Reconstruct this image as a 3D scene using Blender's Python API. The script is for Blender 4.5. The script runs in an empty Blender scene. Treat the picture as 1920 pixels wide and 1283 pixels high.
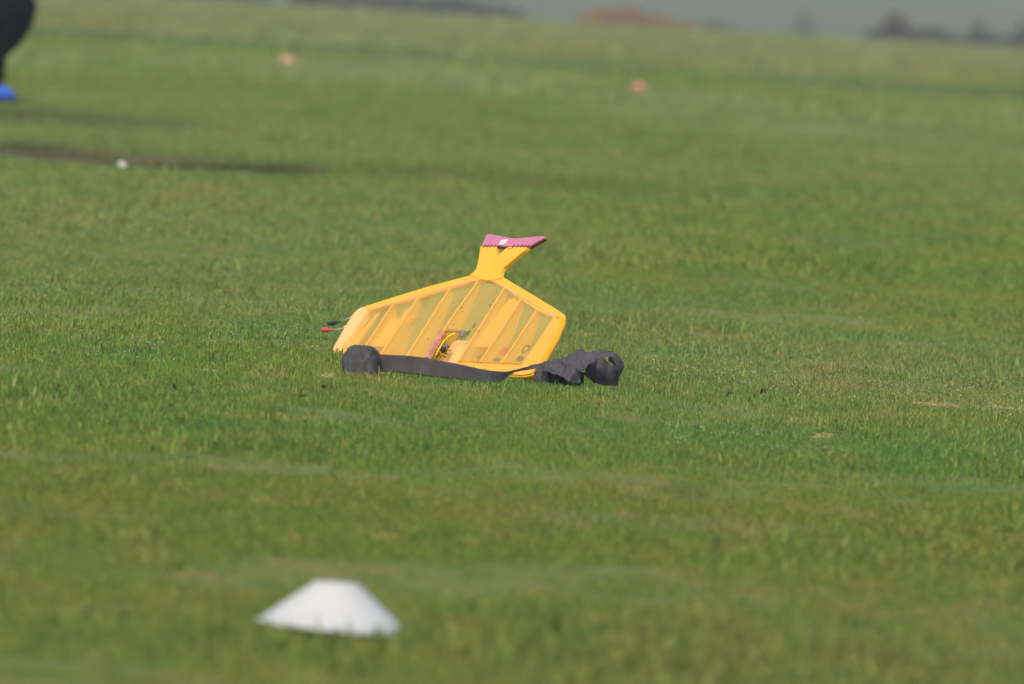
import bpy, bmesh, math, random
import numpy as np
from mathutils import Vector, Matrix, noise

R = math.radians
rng = np.random.default_rng(11)
random.seed(5)
scene = bpy.context.scene
COL = scene.collection

# ------------------------------------------------------------------ camera
CAM_H = 0.834
FPX = 24500.0                     # focal length in pixels of a 1920 px wide frame
PHI, PITCH = R(3.43), math.atan(659.3 / FPX)
FWD = Vector((0, math.cos(PITCH), -math.sin(PITCH)))
WUP = Vector((0, math.sin(PITCH), math.cos(PITCH)))
WRT = Vector((1, 0, 0))
CR = math.cos(PHI) * WRT + math.sin(PHI) * WUP
CU = -math.sin(PHI) * WRT + math.cos(PHI) * WUP
CAM = Vector((0, 0, CAM_H))
cam_data = bpy.data.cameras.new('camera')
cam = bpy.data.objects.new('camera', cam_data)
COL.objects.link(cam)
m = Matrix((CR, CU, -FWD)).transposed().to_4x4()
m.translation = CAM
cam.matrix_world = m
cam_data.sensor_width = 36
cam_data.lens = 36 * FPX / 1920
cam_data.clip_start = 0.5
cam_data.clip_end = 5000
cam_data.dof.use_dof = True
cam_data.dof.focus_distance = 28.1
cam_data.dof.aperture_fstop = cam_data.lens / 1000 / 0.038
scene.camera = cam

# ------------------------------------------------------------------ light
SUN_EL, SUN_AZ = R(46), R(-158)       # azimuth from +Y towards +X: behind the camera, to its left
world = bpy.data.worlds.new('World')
scene.world = world
world.use_nodes = True
wn = world.node_tree
sky = wn.nodes.new('ShaderNodeTexSky')
sky.sky_type = 'NISHITA'
sky.sun_disc = False
sky.sun_elevation = SUN_EL
sky.sun_rotation = SUN_AZ
sky.air_density = 1.3
sky.dust_density = 4.0
bg = wn.nodes['Background']
bg.inputs['Strength'].default_value = 0.15
wn.links.new(sky.outputs[0], bg.inputs[0])
sd = bpy.data.lights.new('sun', 'SUN')
sd.energy = 2.0
sd.angle = R(28)
sd.color = (1.0, 0.94, 0.84)
sun = bpy.data.objects.new('sun', sd)
COL.objects.link(sun)
sdir = Vector((math.sin(SUN_AZ) * math.cos(SUN_EL), math.cos(SUN_AZ) * math.cos(SUN_EL), math.sin(SUN_EL)))
sun.rotation_euler = (-sdir).to_track_quat('-Z', 'Y').to_euler()
vs = scene.view_settings
vs.view_transform = 'Standard'
vs.look = 'None'
vs.gamma = 1
vs.exposure = 0.12
vs.use_curve_mapping = False

# ------------------------------------------------------------------ helpers
def ray(px, py):
    return (FWD + CR * ((px - 960) / FPX) - CU * ((py - 641.5) / FPX)).normalized()
def at_y(px, py, Y):                  # point seen at a pixel, Y metres away
    d = ray(px, py)
    return CAM + d * (Y / d.y)
def tag(o, label=None, cat=None, group=None, kind=None):
    if label: o['label'] = label
    if cat: o['category'] = cat
    if group: o['group'] = group
    if kind: o['kind'] = kind
    return o
def link(name, me, mat=None, parent=None, smooth=False):
    o = bpy.data.objects.new(name, me)
    COL.objects.link(o)
    if mat is not None and not me.materials: me.materials.append(mat)
    if parent: o.parent = parent
    if smooth:
        for p in me.polygons: p.use_smooth = True
    return o
def from_bm(name, bm, mat, parent=None, smooth=False):
    me = bpy.data.meshes.new(name)
    bmesh.ops.recalc_face_normals(bm, faces=bm.faces)
    bm.to_mesh(me); bm.free()
    return link(name, me, mat, parent, smooth)
def empty(name, M):
    o = bpy.data.objects.new(name, None)
    o.empty_display_size = 0.1
    COL.objects.link(o)
    o.matrix_world = M if isinstance(M, Matrix) else Matrix.Translation(M)
    return o
def np_mesh(name, verts, faces_flat, counts, attrs=None):
    me = bpy.data.meshes.new(name)
    me.vertices.add(len(verts))
    me.vertices.foreach_set('co', np.asarray(verts, dtype=np.float32).ravel())
    if len(counts):
        me.loops.add(len(faces_flat))
        me.loops.foreach_set('vertex_index', np.asarray(faces_flat, dtype=np.int32))
        me.polygons.add(len(counts))
        st = np.concatenate([[0], np.cumsum(counts)[:-1]]).astype(np.int32)
        me.polygons.foreach_set('loop_start', st)
    for k, v in (attrs or {}).items():
        a = me.attributes.new(k, 'FLOAT', 'POINT')
        a.data.foreach_set('value', np.asarray(v, dtype=np.float32))
    me.update(calc_edges=True)
    return me

# irregular undulation made of many crossing waves
class Waves:
    def __init__(s, seed, n, lmin, lmax, stretch=1.0):
        r = np.random.default_rng(seed)
        L = np.exp(r.uniform(math.log(lmin), math.log(lmax), n))
        a = r.uniform(0, 2 * math.pi, n)
        s.kx = 2 * math.pi / L * np.cos(a); s.ky = 2 * math.pi / L * np.sin(a) / stretch
        s.ph = r.uniform(0, 2 * math.pi, n)
        s.am = (L / lmax) ** 0.6; s.am /= math.sqrt((s.am ** 2).sum() / 2)
    def __call__(s, x, y):
        o = np.zeros_like(np.asarray(x, dtype=float) + np.asarray(y, dtype=float))
        for kx, ky, ph, am in zip(s.kx, s.ky, s.ph, s.am): o = o + am * np.sin(kx * x + ky * y + ph)
        return o
W_fine = Waves(3, 26, 0.35, 2.2, 2.0)
W_mid = Waves(4, 26, 1.6, 9.0, 2.0)
W_far = Waves(7, 26, 8, 60)
def rut_depth(x, y):                  # worn wheel rut, seen at the left
    c = 56.2 + 0.25 * np.sin(x * 1.3)
    return np.exp(-((y - c) / 2.2) ** 4) * 1 / (1 + np.exp((x + 0.95) / 0.16))
def ground_z(x, y):
    x = np.asarray(x, dtype=float); y = np.asarray(y, dtype=float)
    calm = np.clip(np.abs(y - 28.2) / 2.2, 0.25, 1)
    z = 0.0045 * W_fine(x, y) * calm * (1 + y / 60) + 0.010 * W_mid(x, y) * calm * np.clip(y / 40, 0.5, 2.2)
    z = z + 0.03 * W_far(x, y) * np.clip((y - 60) / 90, 0, 1) * np.clip((340 - y) / 120, 0.25, 1)
    z = z - 0.05 * rut_depth(x, y)
    t = np.clip(y - 338, 0, 60)
    z = z - t * t / 4000
    t2 = np.clip(y - 398, 0, 162)
    z = z - 0.03 * t2 + 0.03 * t2 * t2 / 330
    t3 = np.clip(y - 560, 0, None)
    z = z + 0.013 * t3
    return z
def gz(x, y): return float(ground_z(x, y))
def on_ground(px, py):                # point of the field seen at a pixel
    d = ray(px, py)
    t = -CAM_H / d.z
    p = CAM + d * t
    return Vector((p.x, p.y, gz(p.x, p.y)))

# ------------------------------------------------------------------ materials
def new_mat(name):
    mt = bpy.data.materials.new(name)
    mt.use_nodes = True
    return mt, mt.node_tree, mt.node_tree.nodes['Principled BSDF']
def set_in(b, **k):
    for a, v in k.items():
        n = {'rough': 'Roughness', 'spec': 'Specular IOR Level', 'metal': 'Metallic', 'trans': 'Transmission Weight', 'sub': 'Subsurface Weight'}[a]
        b.inputs[n].default_value = v
def simple(name, c, rough=0.6, spec=0.3, var=0.12, scale=30, bump=0.0, bscale=200):
    mt, nt, b = new_mat(name)
    tc = nt.nodes.new('ShaderNodeTexCoord')
    nz = nt.nodes.new('ShaderNodeTexNoise'); nz.inputs['Scale'].default_value = scale; nz.inputs['Detail'].default_value = 5
    nt.links.new(tc.outputs['Object'], nz.inputs['Vector'])
    cr = nt.nodes.new('ShaderNodeValToRGB')
    cr.color_ramp.elements[0].position = 0.3; cr.color_ramp.elements[1].position = 0.7
    cr.color_ramp.elements[0].color = [max(0, v * (1 - var)) for v in c] + [1]
    cr.color_ramp.elements[1].color = [min(1, v * (1 + var)) for v in c] + [1]
    nt.links.new(nz.outputs['Fac'], cr.inputs[0])
    nt.links.new(cr.outputs[0], b.inputs['Base Color'])
    set_in(b, rough=rough, spec=spec)
    if bump:
        n2 = nt.nodes.new('ShaderNodeTexNoise'); n2.inputs['Scale'].default_value = bscale; n2.inputs['Detail'].default_value = 4
        nt.links.new(tc.outputs['Object'], n2.inputs['Vector'])
        bp = nt.nodes.new('ShaderNodeBump'); bp.inputs['Strength'].default_value = bump; bp.inputs['Distance'].default_value = 0.003
        nt.links.new(n2.outputs['Fac'], bp.inputs['Height']); nt.links.new(bp.outputs[0], b.inputs['Normal'])
    return mt

C_OLIVE = (0.205, 0.248, 0.052, 1)
C_GREEN = (0.150, 0.255, 0.050, 1)
C_LUSH = (0.115, 0.232, 0.045, 1)
C_STRAW = (0.36, 0.31, 0.12, 1)
C_SOIL = (0.045, 0.036, 0.028, 1)
def field_colour(nt):
    """colour of the turf from its place in the field, shared by the ground and the blades"""
    N, L = nt.nodes, nt.links
    geo = N.new('ShaderNodeNewGeometry')
    def noise_at(sx, sy, off, det=4, rough=0.55):
        mp = N.new('ShaderNodeMapping'); mp.inputs['Scale'].default_value = (sx, sy, 0.0); mp.inputs['Location'].default_value = (off, off * 1.7, 0)
        L.new(geo.outputs['Position'], mp.inputs[0])
        nz = N.new('ShaderNodeTexNoise'); nz.inputs['Scale'].default_value = 1; nz.inputs['Detail'].default_value = det; nz.inputs['Roughness'].default_value = rough
        L.new(mp.outputs[0], nz.inputs[0])
        return nz.outputs['Fac']
    def ramp(src, p0, p1):
        mr = N.new('ShaderNodeMapRange'); mr.interpolation_type = 'SMOOTHSTEP'
        mr.inputs['From Min'].default_value = p0; mr.inputs['From Max'].default_value = p1
        L.new(src, mr.inputs['Value'])
        return mr.outputs[0]
    def mix(f, a, b):
        mx = N.new('ShaderNodeMix'); mx.data_type = 'RGBA'
        if isinstance(f, float): mx.inputs[0].default_value = f
        else: L.new(f, mx.inputs[0])
        for v, i in ((a, 6), (b, 7)):
            if isinstance(v, tuple): mx.inputs[i].default_value = v
            else: L.new(v, mx.inputs[i])
        return mx.outputs[2]
    def math_(op, a, b):
        n = N.new('ShaderNodeMath'); n.operation = op
        for v, i in ((a, 0), (b, 1)):
            if isinstance(v, (int, float)): n.inputs[i].default_value = v
            else: L.new(v, n.inputs[i])
        return n.outputs[0]
    sep = N.new('ShaderNodeSeparateXYZ'); L.new(geo.outputs['Position'], sep.inputs[0])
    X, Y = sep.outputs[0], sep.outputs[1]
    c = mix(ramp(noise_at(1.1, 0.22, 3, 7, .62), 0.38, 0.62), C_OLIVE, C_GREEN)
    c = mix(math_('MULTIPLY', ramp(noise_at(7.0, 1.6, 14, 5), 0.50, 0.66), 0.45), c, (0.235, 0.235, 0.062, 1))
    c = mix(math_('MULTIPLY', ramp(noise_at(5.0, 1.1, 27, 5), 0.58, 0.72), 0.55), c, (0.062, 0.120, 0.028, 1))
    c = mix(ramp(noise_at(2.1, 0.40, 9, 6), 0.48, 0.72), c, C_LUSH)
    c = mix(ramp(noise_at(0.13, 0.045, 21), 0.42, 0.62), c, mix(0.45, c, (0.245, 0.285, 0.12, 1)))
    st = ramp(noise_at(3.4, 0.9, 33, 6, 0.65), 0.60, 0.76)
    c = mix(math_('MULTIPLY', st, 0.50), c, C_STRAW)
    # lush green belt in front of and behind the model, rougher yellow meadow past the mown strip
    belt = math_('MULTIPLY', ramp(math_('ADD', Y, math_('MULTIPLY', noise_at(1.5, .3, 61), 2.2)), 23.6, 25.0), ramp(math_('ADD', Y, math_('MULTIPLY', noise_at(1.5, .3, 66), 1.6)), 27.6, 26.4))
    c = mix(math_('MULTIPLY', belt, 0.50), c, (0.105, 0.225, 0.046, 1))
    c = mix(math_('MULTIPLY', ramp(Y, 24.0, 21.0), 0.42), c, (0.168, 0.178, 0.036, 1))
    c = mix(math_('MULTIPLY', ramp(noise_at(12.0, 3.2, 81, 3), 0.52, 0.66), 0.50), c, (0.085, 0.195, 0.036, 1))
    c = mix(math_('MULTIPLY', ramp(noise_at(9.0, 2.6, 88, 4), 0.54, 0.68), 0.55), c, (0.34, 0.28, 0.10, 1))
    fm = ramp(Y, 150.0, 164.0)
    c = mix(math_('MULTIPLY', fm, 0.6), c, (0.27, 0.27, 0.075, 1))
    far = ramp(noise_at(0.25, 0.035, 51, 5), 0.42, 0.64)
    midz = math_('MULTIPLY', far, ramp(Y, 60.0, 85.0))
    c = mix(math_('MULTIPLY', midz, 0.6), c, (0.25, 0.295, 0.135, 1))
    # darker strip of longer grass along the edge of the mown ground
    e1 = ramp(Y, 136.0, 144.0); e2 = ramp(Y, 160.0, 150.0)
    e = math_('MULTIPLY', math_('MULTIPLY', e1, e2), ramp(noise_at(0.30, 0.05, 77, 5), 0.32, 0.52))
    c = mix(math_('MULTIPLY', e, 0.65), c, (0.07, 0.13, 0.035, 1))
    # worn rut
    wob = math_('MULTIPLY', math_('SUBTRACT', noise_at(0.9, 0.3, 5), 0.5), 3.2)
    yy = math_('ADD', Y, wob)
    r = math_('MULTIPLY', math_('MULTIPLY', ramp(yy, 53.6, 54.8), ramp(yy, 59.2, 57.2)), ramp(X, -0.60, -1.15))
    r2 = math_('MULTIPLY', math_('MULTIPLY', ramp(yy, 54.2, 56.3), ramp(yy, 61.0, 57.0)), math_('MULTIPLY', ramp(X, 1.4, -0.3), 0.28))
    r3 = math_('MULTIPLY', math_('MULTIPLY', ramp(yy, 65.0, 66.5), ramp(yy, 71.0, 69.5)), math_('MULTIPLY', ramp(X, -1.2, -2.3), 0.5))
    rr = math_('MAXIMUM', math_('MAXIMUM', r, r2), r3)
    c = mix(math_('MULTIPLY', rr, 0.92), c, C_SOIL)
    return c, mix, math_, ramp

def make_blade_mat():
    mt, nt, b = new_mat('grass_blade')
    N, L = nt.nodes, nt.links
    c, mix, math_, ramp = field_colour(nt)
    at = N.new('ShaderNodeAttribute'); at.attribute_name = 'rnd'
    oi = N.new('ShaderNodeObjectInfo')
    wn_ = N.new('ShaderNodeTexWhiteNoise'); wn_.noise_dimensions = '1D'
    L.new(math_('ADD', math_('MULTIPLY', at.outputs['Fac'], 37.1), math_('MULTIPLY', oi.outputs['Random'], 91.7)), wn_.inputs['W'])
    v = wn_.outputs['Value']
    hsv = N.new('ShaderNodeHueSaturation')
    L.new(c, hsv.inputs['Color'])
    L.new(math_('ADD', math_('MULTIPLY', v, 1.15), 0.60), hsv.inputs['Value'])
    L.new(math_('ADD', math_('MULTIPLY', oi.outputs['Random'], 0.05), 0.473), hsv.inputs['Hue'])
    c2 = mix(math_('MULTIPLY', ramp(v, 0.93, 0.97), 0.55), hsv.outputs[0], (0.46, 0.38, 0.16, 1))
    L.new(c2, b.inputs['Base Color'])
    set_in(b, rough=0.55, spec=0.18)
    tr = N.new('ShaderNodeBsdfTranslucent')
    L.new(mix(0.35, c2, (0.30, 0.38, 0.06, 1)), tr.inputs[0])
    ms = N.new('ShaderNodeMixShader'); ms.inputs[0].default_value = 0.45
    L.new(b.outputs[0], ms.inputs[1]); L.new(tr.outputs[0], ms.inputs[2])
    L.new(ms.outputs[0], N['Material Output'].inputs[0])
    return mt
def make_ground_mat():
    mt, nt, b = new_mat('turf')
    N, L = nt.nodes, nt.links
    c, mix, math_, ramp = field_colour(nt)
    geo = N.new('ShaderNodeNewGeometry'); sep = N.new('ShaderNodeSeparateXYZ'); L.new(geo.outputs['Position'], sep.inputs[0])
    thatch = mix(0.45, c, (0.13, 0.12, 0.05, 1))
    f = ramp(sep.outputs[1], 60.0, 120.0)
    c3 = mix(f, thatch, c)
    # distant fields beyond the dip
    mp = N.new('ShaderNodeMapping'); mp.inputs['Scale'].default_value = (0.02, 0.004, 0); L.new(geo.outputs['Position'], mp.inputs[0])
    nz = N.new('ShaderNodeTexNoise'); nz.inputs['Scale'].default_value = 1; nz.inputs['Detail'].default_value = 6; L.new(mp.outputs[0], nz.inputs[0])
    ff = mix(ramp(nz.outputs['Fac'], 0.4, 0.6), (0.055, 0.095, 0.030, 1), (0.085, 0.110, 0.040, 1))
    c4 = mix(ramp(sep.outputs[1], 400.0, 430.0), c3, ff)
    L.new(c4, b.inputs['Base Color'])
    set_in(b, rough=0.95, spec=0.1)
    n2 = N.new('ShaderNodeTexNoise'); n2.inputs['Scale'].default_value = 60; n2.inputs['Detail'].default_value = 8; L.new(geo.outputs['Position'], n2.inputs[0])
    bp = N.new('ShaderNodeBump'); bp.inputs['Strength'].default_value = 0.8; bp.inputs['Distance'].default_value = 0.02
    L.new(n2.outputs['Fac'], bp.inputs['Height']); L.new(bp.outputs[0], b.inputs['Normal'])
    return mt
M_BLADE, M_TURF = make_blade_mat(), make_ground_mat()

# ------------------------------------------------------------------ ground
def build_ground():
    ys = [-25.0, -10, 0, 6, 10]
    y = 12.0
    while y < 1700:
        ys.append(y)
        y += max(0.05, (y * y) / 14000) if y < 60 else (y * 0.012 if y < 420 else y * 0.02)
    ys = np.array(ys)
    t = np.linspace(-1, 1, 281)
    base = np.sign(t) * (np.abs(t) * 0.35 + np.abs(t) ** 5 * 0.65)
    V = []
    for yy in ys:
        inner = 4 + 0.12 * max(yy, 0)
        xs = np.sign(t) * (np.abs(t) * inner + np.abs(t) ** 9 * (900 - inner))
        V.append(np.stack([xs, np.full_like(xs, yy), ground_z(xs, np.full_like(xs, yy))], 1))
    V = np.concatenate(V); nx = len(t)
    i, j = np.meshgrid(np.arange(len(ys) - 1), np.arange(nx - 1), indexing='ij')
    a = (i * nx + j).ravel()
    F = np.stack([a, a + 1, a + nx + 1, a + nx], 1)
    me = np_mesh('grass_field', V, F.ravel(), np.full(len(F), 4))
    o = link('ground', me, M_TURF, smooth=True)
    tag(o, kind='structure')
build_ground()

# ------------------------------------------------------------------ grass
def tuft_mesh(name, n, rad, hmin, hmax, wid, lean, seed):
    r = random.Random(seed)
    V, F, C, rnd = [], [], [], []
    for k in range(n):
        a = r.uniform(0, 6.283); q = rad * math.sqrt(r.random())
        bx, by = q * math.cos(a), q * math.sin(a)
        h = r.uniform(hmin, hmax) * (1 if r.random() > .08 else 1.5)
        w = wid * r.uniform(0.6, 1.2)
        d = r.uniform(0, 6.283); ln = lean * r.uniform(0.1, 1.0) * h
        dx, dy = math.cos(d) * ln, math.sin(d) * ln
        f = r.uniform(0, 3.1416); wx, wy = math.cos(f) * w / 2, math.sin(f) * w / 2
        b0 = len(V)
        V += [(bx - wx, by - wy, -0.01), (bx + wx, by + wy, -0.01),
              (bx + wx * .9 + dx * .35, by + wy * .9 + dy * .35, h * .58), (bx - wx * .9 + dx * .35, by - wy * .9 + dy * .35, h * .58),
              (bx + dx, by + dy, h * (1 - 0.25 * ln / h))]
        F += [b0, b0 + 1, b0 + 2, b0 + 3, b0 + 3, b0 + 2, b0 + 4]; C += [4, 3]
        rnd += [r.random()] * 5
    me = np_mesh(name, V, F, C, {'rnd': rnd})
    me.materials.append(M_BLADE)
    return me
def scatter(name, coll_objs, pts, scl, rotz, kind_label, extra=None):
    """one object whose geometry nodes put a tuft on every point"""
    proto = bpy.data.collections.new(name + '_kinds')
    for o in coll_objs: proto.objects.link(o)
    me = np_mesh(name, pts, [], [], {'scl': scl, 'rz': rotz, 'tilt': rng.uniform(-0.15, 0.15, len(pts))})
    o = link(name, me)
    tag(o, kind_label[0], kind_label[1], kind='stuff')
    ng = bpy.data.node_groups.new(name + '_scatter', 'GeometryNodeTree')
    ng.interface.new_socket('Geometry', in_out='INPUT', socket_type='NodeSocketGeometry')
    ng.interface.new_socket('Geometry', in_out='OUTPUT', socket_type='NodeSocketGeometry')
    N, L = ng.nodes, ng.links
    gi, go = N.new('NodeGroupInput'), N.new('NodeGroupOutput')
    ci = N.new('GeometryNodeCollectionInfo'); ci.inputs['Collection'].default_value = proto
    ci.inputs['Separate Children'].default_value = True; ci.inputs['Reset Children'].default_value = True
    ip = N.new('GeometryNodeInstanceOnPoints'); ip.inputs['Pick Instance'].default_value = True
    def attr(n):
        a = N.new('GeometryNodeInputNamedAttribute'); a.data_type = 'FLOAT'; a.inputs['Name'].default_value = n
        return a.outputs['Attribute']
    cx = N.new('ShaderNodeCombineXYZ'); L.new(attr('rz'), cx.inputs[2]); L.new(attr('tilt'), cx.inputs[0])
    sx = N.new('ShaderNodeCombineXYZ'); s = attr('scl')
    for k in range(3): L.new(s, sx.inputs[k])
    L.new(gi.outputs[0], ip.inputs['Points']); L.new(ci.outputs[0], ip.inputs['Instance'])
    rn = N.new('FunctionNodeRandomValue'); rn.data_type = 'INT'; rn.inputs['Min'].default_value = 0; rn.inputs['Max'].default_value = len(coll_objs) - 1
    L.new(rn.outputs['Value'], ip.inputs['Instance Index'])
    L.new(cx.outputs[0], ip.inputs['Rotation']); L.new(sx.outputs[0], ip.inputs['Scale'])
    L.new(ip.outputs[0], go.inputs[0])
    md = o.modifiers.new('scatter', 'NODES'); md.node_group = ng
    return o
CLEAR = []          # (x, y, radius) circles kept free of grass, filled below before scattering
W_h = Waves(12, 30, 0.3, 3.0, 1.6)
W_gap = Waves(15, 30, 0.25, 1.5, 1.3)
def grass_points(y0, y1, dens, slope, extra):
    ymid = np.linspace(y0, y1, 400)
    wd = 2 * (slope * ymid + extra)
    n = int(dens * np.trapezoid(wd, ymid)) if hasattr(np, 'trapezoid') else int(dens * np.trapz(wd, ymid))
    cdf = np.cumsum(wd); cdf = cdf / cdf[-1]
    y = np.interp(rng.random(n), cdf, ymid)
    x = rng.uniform(-1, 1, n) * (slope * y + extra)
    keep = np.ones(n, bool)
    for cx_, cy_, r_ in CLEAR: keep &= (x - cx_) ** 2 + (y - cy_) ** 2 > r_ * r_
    keep &= (np.abs(x) < slope * y + .7) | (rng.random(n) < .55)
    keep &= rng.random(n) > rut_depth(x, y) * 0.985
    gap = W_gap(x, y)
    keep &= (gap > -0.95) | (rng.random(n) < 0.25)
    x, y = x[keep], y[keep]
    hs = np.clip(1 + 0.24 * W_h(x, y), 0.68, 1.9) * np.where(rng.random(len(x)) < .012, 1.7, 1.0)
    near = np.exp(-((x + .05) / .55) ** 2 - ((y - 27.7) / 1.3) ** 2)
    return x, y, hs * (1 - .3 * near)
def build_grass():
    zones = [('grass', 13.0, 40.0, 900, 0.042, 2.6, dict(n=24, rad=.045, hmin=.005, hmax=.015, wid=.0020, lean=1.0)),
             ('meadow_grass', 40.0, 95.0, 260, 0.042, 3.5, dict(n=26, rad=.08, hmin=.008, hmax=.018, wid=.004, lean=1.0)),
             ('distant_grass', 95.0, 345.0, 32, 0.043, 4.0, dict(n=26, rad=.22, hmin=.01, hmax=.024, wid=.014, lean=1.0))]
    labs = [('short green turf blades around the yellow model wing', 'grass'),
            ('blurred green grass between the model and the red markers', 'grass'),
            ('far yellowish grass running to the hedges', 'grass')]
    for (nm, y0, y1, dens, sl, ex, kw), lab in zip(zones, labs):
        x, y, hs = grass_points(y0, y1, dens, sl, ex)
        if y0 > 90: hs = hs * np.where(y > 152, 1.7, 1.0)
        z = ground_z(x, y)
        protos = [bpy.data.objects.new('tuft', tuft_mesh('tuft', seed=s + int(y0), **kw)) for s in range(6)]
        scatter(nm, protos, np.stack([x, y, z], 1), hs * rng.uniform(0.75, 1.25, len(x)), rng.uniform(0, 6.283, len(x)), lab)

# ------------------------------------------------------------------ the model aeroplane
M_FOAM = simple('yellow_foam', (0.90, 0.47, 0.035), 0.55, 0.3, 0.06, 12, 0.15, 300)
M_TIP = simple('orange_covering', (0.88, 0.43, 0.02), 0.35, 0.4, 0.05, 10)
M_PALE = simple('pale_covering', (0.90, 0.55, 0.20), 0.4, 0.4, 0.06, 10)
M_RIB = simple('rib_foam', (1.0, 0.64, 0.10), 0.7, 0.2, 0.06, 20)
def make_translucent(mt, c, f):
    nt = mt.node_tree; tl = nt.nodes.new('ShaderNodeBsdfTranslucent'); tl.inputs[0].default_value = c + (1,)
    ms = nt.nodes.new('ShaderNodeMixShader'); ms.inputs[0].default_value = f
    nt.links.new(nt.nodes['Principled BSDF'].outputs[0], ms.inputs[1]); nt.links.new(tl.outputs[0], ms.inputs[2])
    nt.links.new(ms.outputs[0], nt.nodes['Material Output'].inputs[0])
make_translucent(M_RIB, (1.0, 0.68, 0.14), 0.35)
M_PINK = simple('pink_foam', (0.58, 0.18, 0.31), 0.45, 0.35, 0.05, 18, 0.1, 300)
M_PINKSHADE = simple('purple_edge_shade', (0.12, 0.02, 0.05), 0.6, 0.2)  # edge paint, with the shade of the edge put into its colour
M_SPAR = simple('spar_strip', (0.86, 0.40, 0.16), 0.5, 0.3, 0.1, 20)
M_WHITE = simple('white_plastic', (0.80, 0.78, 0.80), 0.35, 0.5, 0.03)
M_WOOD = simple('pink_bearer', (0.52, 0.24, 0.17), 0.7, 0.2, 0.25, 60)
M_GREY = simple('grey_alloy', (0.20, 0.17, 0.20), 0.4, 0.5, 0.4, 80)
M_MUD = simple('mud', (0.06, 0.045, 0.025), 0.9, 0.1, 0.4, 90)
M_SCRAP = simple('grass_scrap', (0.10, 0.13, 0.02), 0.7, 0.2, 0.4, 90)
M_THREAD = simple('thread', (0.10, 0.03, 0.06), 0.8, 0.1)
M_BLACK = simple('black_rubber', (0.018, 0.02, 0.028), 0.45, 0.5)
M_RED = simple('red_plastic', (0.62, 0.05, 0.05), 0.4, 0.5)
M_STEEL = simple('steel_wire', (0.5, 0.5, 0.48), 0.35, 0.6)
def film_mat(name, col, fac):
    mt, nt, b = new_mat(name)
    N, L = nt.nodes, nt.links
    tc = N.new('ShaderNodeTexCoord')
    nz = N.new('ShaderNodeTexNoise'); nz.inputs['Scale'].default_value = 9; nz.inputs['Detail'].default_value = 4; L.new(tc.outputs['Object'], nz.inputs[0])
    mr = N.new('ShaderNodeMapRange'); mr.inputs['From Min'].default_value = .3; mr.inputs['From Max'].default_value = .7
    mr.inputs['To Min'].default_value = fac - 0.06; mr.inputs['To Max'].default_value = fac + 0.06; L.new(nz.outputs['Fac'], mr.inputs[0])
    tp = N.new('ShaderNodeBsdfTransparent'); tp.inputs[0].default_value = (1.0, 0.97, 0.84, 1)
    tl = N.new('ShaderNodeBsdfTranslucent'); tl.inputs[0].default_value = col + (1,)
    b.inputs['Base Color'].default_value = col + (1,)
    set_in(b, rough=0.3, spec=0.35)
    wv = N.new('ShaderNodeTexNoise'); wv.inputs['Scale'].default_value = 22; L.new(tc.outputs['Object'], wv.inputs[0])
    bp = N.new('ShaderNodeBump'); bp.inputs['Strength'].default_value = .35; bp.inputs['Distance'].default_value = .004
    L.new(wv.outputs['Fac'], bp.inputs['Height']); L.new(bp.outputs[0], b.inputs['Normal'])
    m1 = N.new('ShaderNodeMixShader'); m1.inputs[0].default_value = 0.28
    L.new(b.outputs[0], m1.inputs[1]); L.new(tl.outputs[0], m1.inputs[2])
    m2 = N.new('ShaderNodeMixShader'); L.new(mr.outputs[0], m2.inputs[0])
    L.new(tp.outputs[0], m2.inputs[1]); L.new(m1.outputs[0], m2.inputs[2])
    L.new(m2.outputs[0], N['Material Output'].inputs[0])
    return mt
M_FILM = film_mat('yellow_film', (1.0, 0.70, 0.20), 0.38)
M_FILMB = film_mat('yellow_film_back', (1.0, 0.76, 0.26), 0.26)

# the leading edge lies on the turf, running from the far left tip A towards the near right tip B
PA, PB = on_ground(625, 669), on_ground(1000, 720)
PA.z = 0.0; PB.z = 0.0
U = (PB - PA).normalized()
# chord direction: at right angles to the span, seen along the ribs
ca, cb = at_y(862, 664, PA.y * .5 + PB.y * .5), at_y(947, 537, PA.y * .5 + PB.y * .5)
dxz = (cb - ca).normalized()
vx, vz = dxz.x, dxz.z
vy = -vx * U.x / U.y
Vv = Vector((vx, vy, vz)).normalized()
Wn = U.cross(Vv).normalized()
if Wn.y > 0: Wn = -Wn
MW = Matrix((U, Vv, Wn)).transposed().to_4x4(); MW.translation = PA
MWI = MW.inverted()
def uv(px, py, w=0.0):                # place on the wing's face that the photograph shows at a pixel
    d = ray(px, py)
    o_ = PA + Wn * w
    t = (o_ - CAM).dot(Wn) / d.dot(Wn)
    l = MWI @ (CAM + d * t)
    return (l.x, l.y)
plane = empty('model_aeroplane', MW)
tag(plane, 'yellow control line model aeroplane with see-through ribbed wing and pink tail, nosed into the grass', 'model aeroplane')
def prism(name, poly, w0, w1, mat, parent=plane, bev=0.0, px=True):
    P = [uv(*p) for p in poly] if px else poly
    bm = bmesh.new()
    f = [bm.verts.new((a, b, w1[i] if isinstance(w1, (list, tuple)) else w1)) for i, (a, b) in enumerate(P)]
    g = [bm.verts.new((a, b, w0[i] if isinstance(w0, (list, tuple)) else w0)) for i, (a, b) in enumerate(P)]
    bm.faces.new(f); bm.faces.new(g[::-1])
    n = len(P)
    for i in range(n): bm.faces.new((f[i], g[i], g[(i + 1) % n], f[(i + 1) % n]))
    if bev:
        bmesh.ops.recalc_face_normals(bm, faces=bm.faces)
        es = [e for e in bm.edges if len(e.link_faces) == 2 and e.calc_face_angle(0) > 0.9]
        bmesh.ops.bevel(bm, geom=es, offset=bev, segments=2, affect='EDGES', clamp_overlap=True)
    return from_bm(name, bm, mat, parent)
def lerp(a, b, t): return (a[0] + (b[0] - a[0]) * t, a[1] + (b[1] - a[1]) * t)
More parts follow.
